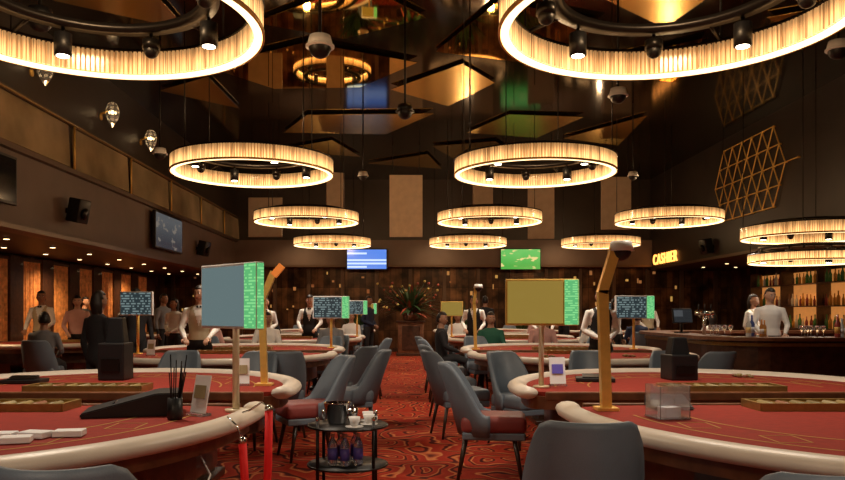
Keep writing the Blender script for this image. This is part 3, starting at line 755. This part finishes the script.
b=MB(); b.box((0,0,.01),(.2,.16,.018),m_blk); b.cyl((0,0,.01),(0,0,.2),.02,m_blk); b.box((0,-.02,.30),(.38,.04,.26),m_blk,rot=(rad(-10),0,0),bev=.006); b.box((0,-.043,.30),(.34,.004,.22),m_tvdim,rot=(rad(-10),0,0))
b.obj('bar_till_screen',(4.85,13.2,ZBAR),.2)
b=MB()
b.box((-.02,0,1.25),(.04,5.6,2.4),M('backlit_amber',(.5,.2,.06),.5,em=(1,.38,.09),es=.42,var=.3,vscale=3))
for z in (.9,1.5,2.1): b.box((-.2,0,z),(.36,5.6,.03),m_wood)
for k in range(4): b.box((-.2,-2.8+k*1.867,1.25),(.38,.06,2.5),m_wood)
b.box((-.28,0,.45),(.5,5.6,.9),m_wood)
gl=[M('liquor_%d'%i,c,.15,em=c,es=.05) for i,c in enumerate([(.05,.13,.03),(.4,.16,.02),(.45,.35,.22),(.18,.03,.02),(.12,.06,.03)])]
for z in (.915,1.515,2.115):
    for k in range(30):
        y=-2.7+k*.185+random.uniform(-.03,.03)
        f=((y+2.8)/1.867)%1
        if f<.05 or f>.95: continue
        s=random.uniform(.85,1.25)
        b.lathe([(.04*s,0),(.041*s,.17*s),(.015*s,.23*s),(.015*s,.31*s)],random.choice(gl),(-.2,y,z),n=8)
b.obj('back_bar_shelf_with_bottles',(XRR,20.3,0))

# ---------------------------------------------------------------- people
def person(name,loc,rz=0,pose='stand',arms='down',shirt=c_white,torso=None,legs=c_black,skin=0,hairlong=False,sc=1.,head=0,vneck=True,tilt=0):
    sk=m_skin[skin]; torso=torso or shirt
    dz=-.40 if pose=='sit' else 0
    b=MB(); segs=[]
    def sec_loft(secs):
        t=bmesh.new(); n=20; rings=[]
        for z,rx,ry,yo in secs: rings.append([t.verts.new((rx*math.cos(2*pi*k/n),yo+ry*math.sin(2*pi*k/n),z+dz)) for k in range(n)])
        for a,c in zip(rings,rings[1:]):
            for k in range(n): t.faces.new((a[k],a[(k+1)%n],c[(k+1)%n],c[k]))
        t.faces.new(rings[0]); t.faces.new(rings[-1]); b.merge(t,m_blk)
    sec_loft([(.86,.12,.09,0),(.92,.165,.115,0),(1.0,.165,.115,0),(1.10,.145,.10,0),(1.22,.160,.11,0),(1.33,.180,.115,0),(1.40,.185,.10,.005),(1.45,.13,.075,.01),(1.475,.06,.06,.01),(1.57,.052,.056,-.005)])
    def limb(pts,rr,mat):
        b.tube(pts,rr,m_blk,n=12)
        for i in range(len(pts)-1): segs.append((Vector(pts[i]),Vector(pts[i+1]),(rr[i]+rr[i+1])/2,mat))
    segs.append((Vector((0,0,.98+dz)),Vector((0,0,1.40+dz)),.13,torso)); segs.append((Vector((0,0,1.49+dz)),Vector((0,0,1.6+dz)),.05,sk))
    fing=[]
    for sx in (-1,1):
        if pose=='sit':
            limb([(sx*.09,0,.53),(sx*.11,-.22,.575),(sx*.13,-.43,.52)],[.085,.072,.06],legs)
            limb([(sx*.13,-.43,.52),(sx*.13,-.41,.28),(sx*.13,-.38,.09)],[.058,.052,.040],legs)
            fx=(sx*.13,-.38,.055)
        else:
            limb([(sx*.09,0,.90),(sx*.10,0,.70),(sx*.105,-.01,.50),(sx*.105,.02,.28),(sx*.105,.03,.09)],[.092,.078,.058,.052,.040],legs)
            fx=(sx*.105,.03,.055)
        limb([(fx[0],fx[1]+.03,.05),(fx[0]+sx*.01,fx[1]-.08,.045),(fx[0]+sx*.02,fx[1]-.16,.035)],[.042,.042,.028],m_blk)
        am=arms if isinstance(arms,str) else arms[0 if sx<0 else 1]
        E,W={'down':((.235,.03,1.13),(.25,-.05,.89)),'table':((.25,-.04,1.15),(.16,-.30,1.02)),'clasp':((.25,.03,1.14),(.06,-.18,1.02)),'phone':((.27,-.10,1.2),(.12,-.16,1.44)),'lap':((.24,-.06,1.16),(.12,-.27,1.09))}[am]
        sh=(sx*.175,.005,1.40+dz); E=(sx*E[0],E[1],E[2]+dz); W=(sx*W[0],W[1],W[2]+dz)
        mid=tuple((Vector(sh)+Vector(E))/2)
        limb([(sx*.12,.005,1.39+dz),sh,mid,E],[.060,.058,.050,.043],shirt)
        limb([E,tuple((Vector(E)*.5+Vector(W)*.5)),W],[.043,.040,.030],shirt)
        d=(Vector(W)-Vector(E)).normalized(); Wv=Vector(W); pe=Wv+d*.085
        b.tube([Wv-d*.01,Wv+d*.03,pe],[.027,.034,.032],m_blk,n=10,ell=.6); segs.append((Wv,pe,.028,sk))
        lat=d.cross(Vector((0,0,1)));  lat=lat.normalized() if lat.length>.2 else Vector((0,1,0))
        if abs(d.z)>.8: lat=Vector((0,1,0))
        nrm=lat.cross(d).normalized()
        if nrm.z>0 and abs(d.z)<.8: nrm=-nrm
        if abs(d.z)>=.8: nrm=Vector((-sx,0,0))
        for k in range(4):
            L=(.07,.08,.075,.058)[k]; b0=pe-d*.02+lat*(k-1.5)*.019
            fing.append([b0,b0+d*L*.5,b0+d*L*.85+nrm*L*.2,b0+d*L*1.05+nrm*L*.5])
        tb=Wv+d*.03+lat*.02*(-1 if sx>0 else 1); sd=lat*(-1 if sx>0 else 1)
        fing.append([tb,tb+sd*.025+d*.02,tb+sd*.035+d*.045+nrm*.01,tb+sd*.033+d*.065+nrm*.02])
    me=b.mesh('body_tmp'); o=bpy.data.objects.new('body_tmp',me); C.objects.link(o)
    r=o.modifiers.new('r','REMESH'); r.mode='VOXEL'; r.voxel_size=.014
    sm=o.modifiers.new('s','SMOOTH'); sm.factor=.5; sm.iterations=4
    dg=bpy.context.evaluated_depsgraph_get(); ev=o.evaluated_get(dg); nm=bpy.data.meshes.new_from_object(ev)
    bpy.data.objects.remove(o)
    bm=bmesh.new(); bm.from_mesh(nm); bpy.data.meshes.remove(nm)
    B=MB(); 
    for f in bm.faces:
        c=f.calc_center_median(); best=None;bd=9
        for p,q,rr,mt in segs:
            e=q-p; tt=max(0,min(1,(c-p).dot(e)/e.length_squared)); dd=(c-(p+e*tt)).length-rr
            if dd<bd: bd=dd;best=mt
        z=c.z-dz
        if best is torso and torso is not shirt and c.y<-.03 and vneck and abs(c.x)<(z-1.18)*.30: best=shirt
        if z>1.462 and abs(c.x)<.08 and best is not sk and z<1.7: best=sk if z>1.475 else shirt
        if pose!='sit' and best is torso and z<.99: best=legs
        f.material_index=B.mi(best); f.smooth=True
    mm=bpy.data.meshes.new('t'); bm.to_mesh(mm); bm.free(); B.bm.from_mesh(mm); bpy.data.meshes.remove(mm)
    for fp in fing: B.tube(fp,[.0095,.009,.008,.006],sk,n=8)
    if torso is not shirt and vneck:
        for sx in (-1,1): B.box((sx*.022,-.082,1.452+dz),(.04,.015,.03),c_black,taper=(.6,1),rot=(0,sx*rad(90),0))
    hx=Matrix.Translation((0,-.012,1.628+dz))@Euler((rad(tilt),0,rad(head))).to_matrix().to_4x4()
    t=bmesh.new(); bmesh.ops.create_uvsphere(t,u_segments=28,v_segments=20,radius=1)
    for v in t.verts:
        x,y,z=v.co; 
        k=max(0,-z); x*=1-.32*k*k; 
        if y>0: y*=1-.45*k*k
        y*= .98 if y<0 else 1.02
        X,Y,Z=x*.076,y*.094,z*.120
        if y<-.3:
            for ex in (-.03,.03): 
                g=math.exp(-(((X-ex)/.014)**2+((Z-.012)/.011)**2)); Y+=g*.008
            Y-=.020*math.exp(-((X/.011)**2+((Z+.022)/.018)**2)); Y-=.006*math.exp(-((X/.02)**2+((Z+.058)/.012)**2)); Y-=.006*math.exp(-((X/.02)**2+((Z+.1)/.014)**2))
        v.co=(X,Y,Z)
    B.merge(t,sk,hx,True)
    def hs(c,r,m,n=10):
        t=bmesh.new(); bmesh.ops.create_uvsphere(t,u_segments=n,v_segments=8,radius=1); B.merge(t,m,hx@Matrix.Translation(c)@Matrix.Diagonal((*r,1)),True)
    for sx in (-1,1):
        hs((sx*.029,-.076,.012),(.013,.010,.008),m_eye); hs((sx*.029,-.085,.012),(.0055,.004,.006),m_pup); hs((sx*.03,-.086,.034),(.017,.005,.0035),m_hair)
        hs((sx*.077,.008,-.008),(.010,.020,.032),sk)
    hs((0,-.094,-.026),(.012,.014,.012),sk); hs((0,-.085,-.055),(.023,.008,.007),m_lip)
    t=bmesh.new(); bmesh.ops.create_uvsphere(t,u_segments=28,v_segments=20,radius=1)
    kill=[]
    for v in t.verts:
        x,y,z=v.co
        low=-.55 if not hairlong else -1.2
        if (y<-.15 and z<.48) or (y<.10 and z<.05) or z<low: kill.append(v)
    bmesh.ops.delete(t,geom=kill,context='VERTS')
    for v in t.verts:
        x,y,z=v.co; v.co=(x*.084,y*.103+.004,z*.130+.004)
        if hairlong and z<-.1 and y>0: v.co.z-=(-z-.1)*.12; v.co.y*=1.05; v.co.x*=1.15
    bmesh.ops.solidify(t,geom=t.faces[:],thickness=.008)
    B.merge(t,m_hair,hx,True)
    if hairlong:
        t=bmesh.new(); bmesh.ops.create_uvsphere(t,u_segments=16,v_segments=12,radius=1); B.merge(t,m_hair,hx@Matrix.Translation((0,.055,-.07))@Matrix.Diagonal((.068,.045,.12,1)),True)
    return B.obj(name,loc,rz,sc)

for pn,(x,y),r,kw in PEOPLE: person(pn,(x,y,0),rad(r),**kw)
for i,(x,y,f,kw) in enumerate(SEATED):
    chair(x,y,f,force=True)
    fx,fy=-math.sin(rad(f)),math.cos(rad(f))
    person('seated_guest',(x+fx*.05,y+fy*.05,.0),rad(f)+pi,pose='sit',arms='lap',head=(-25,20,0,30)[i%4],tilt=6,**kw)

# ---------------------------------------------------------------- world + camera
w=bpy.data.worlds.new('World'); S.world=w; w.use_nodes=True
w.node_tree.nodes['Background'].inputs[0].default_value=(.06,.05,.045,1); w.node_tree.nodes['Background'].inputs[1].default_value=.3
cd=bpy.data.cameras.new('Camera'); cam=bpy.data.objects.new('Camera',cd); C.objects.link(cam)
cam.location=(0,0,1.35); cam.rotation_euler=(rad(90),0,0)
cd.sensor_width=36; cd.lens=750/845*36; cd.shift_x=16.5/845; cd.shift_y=72/845; cd.clip_start=.05; cd.clip_end=100
S.camera=cam
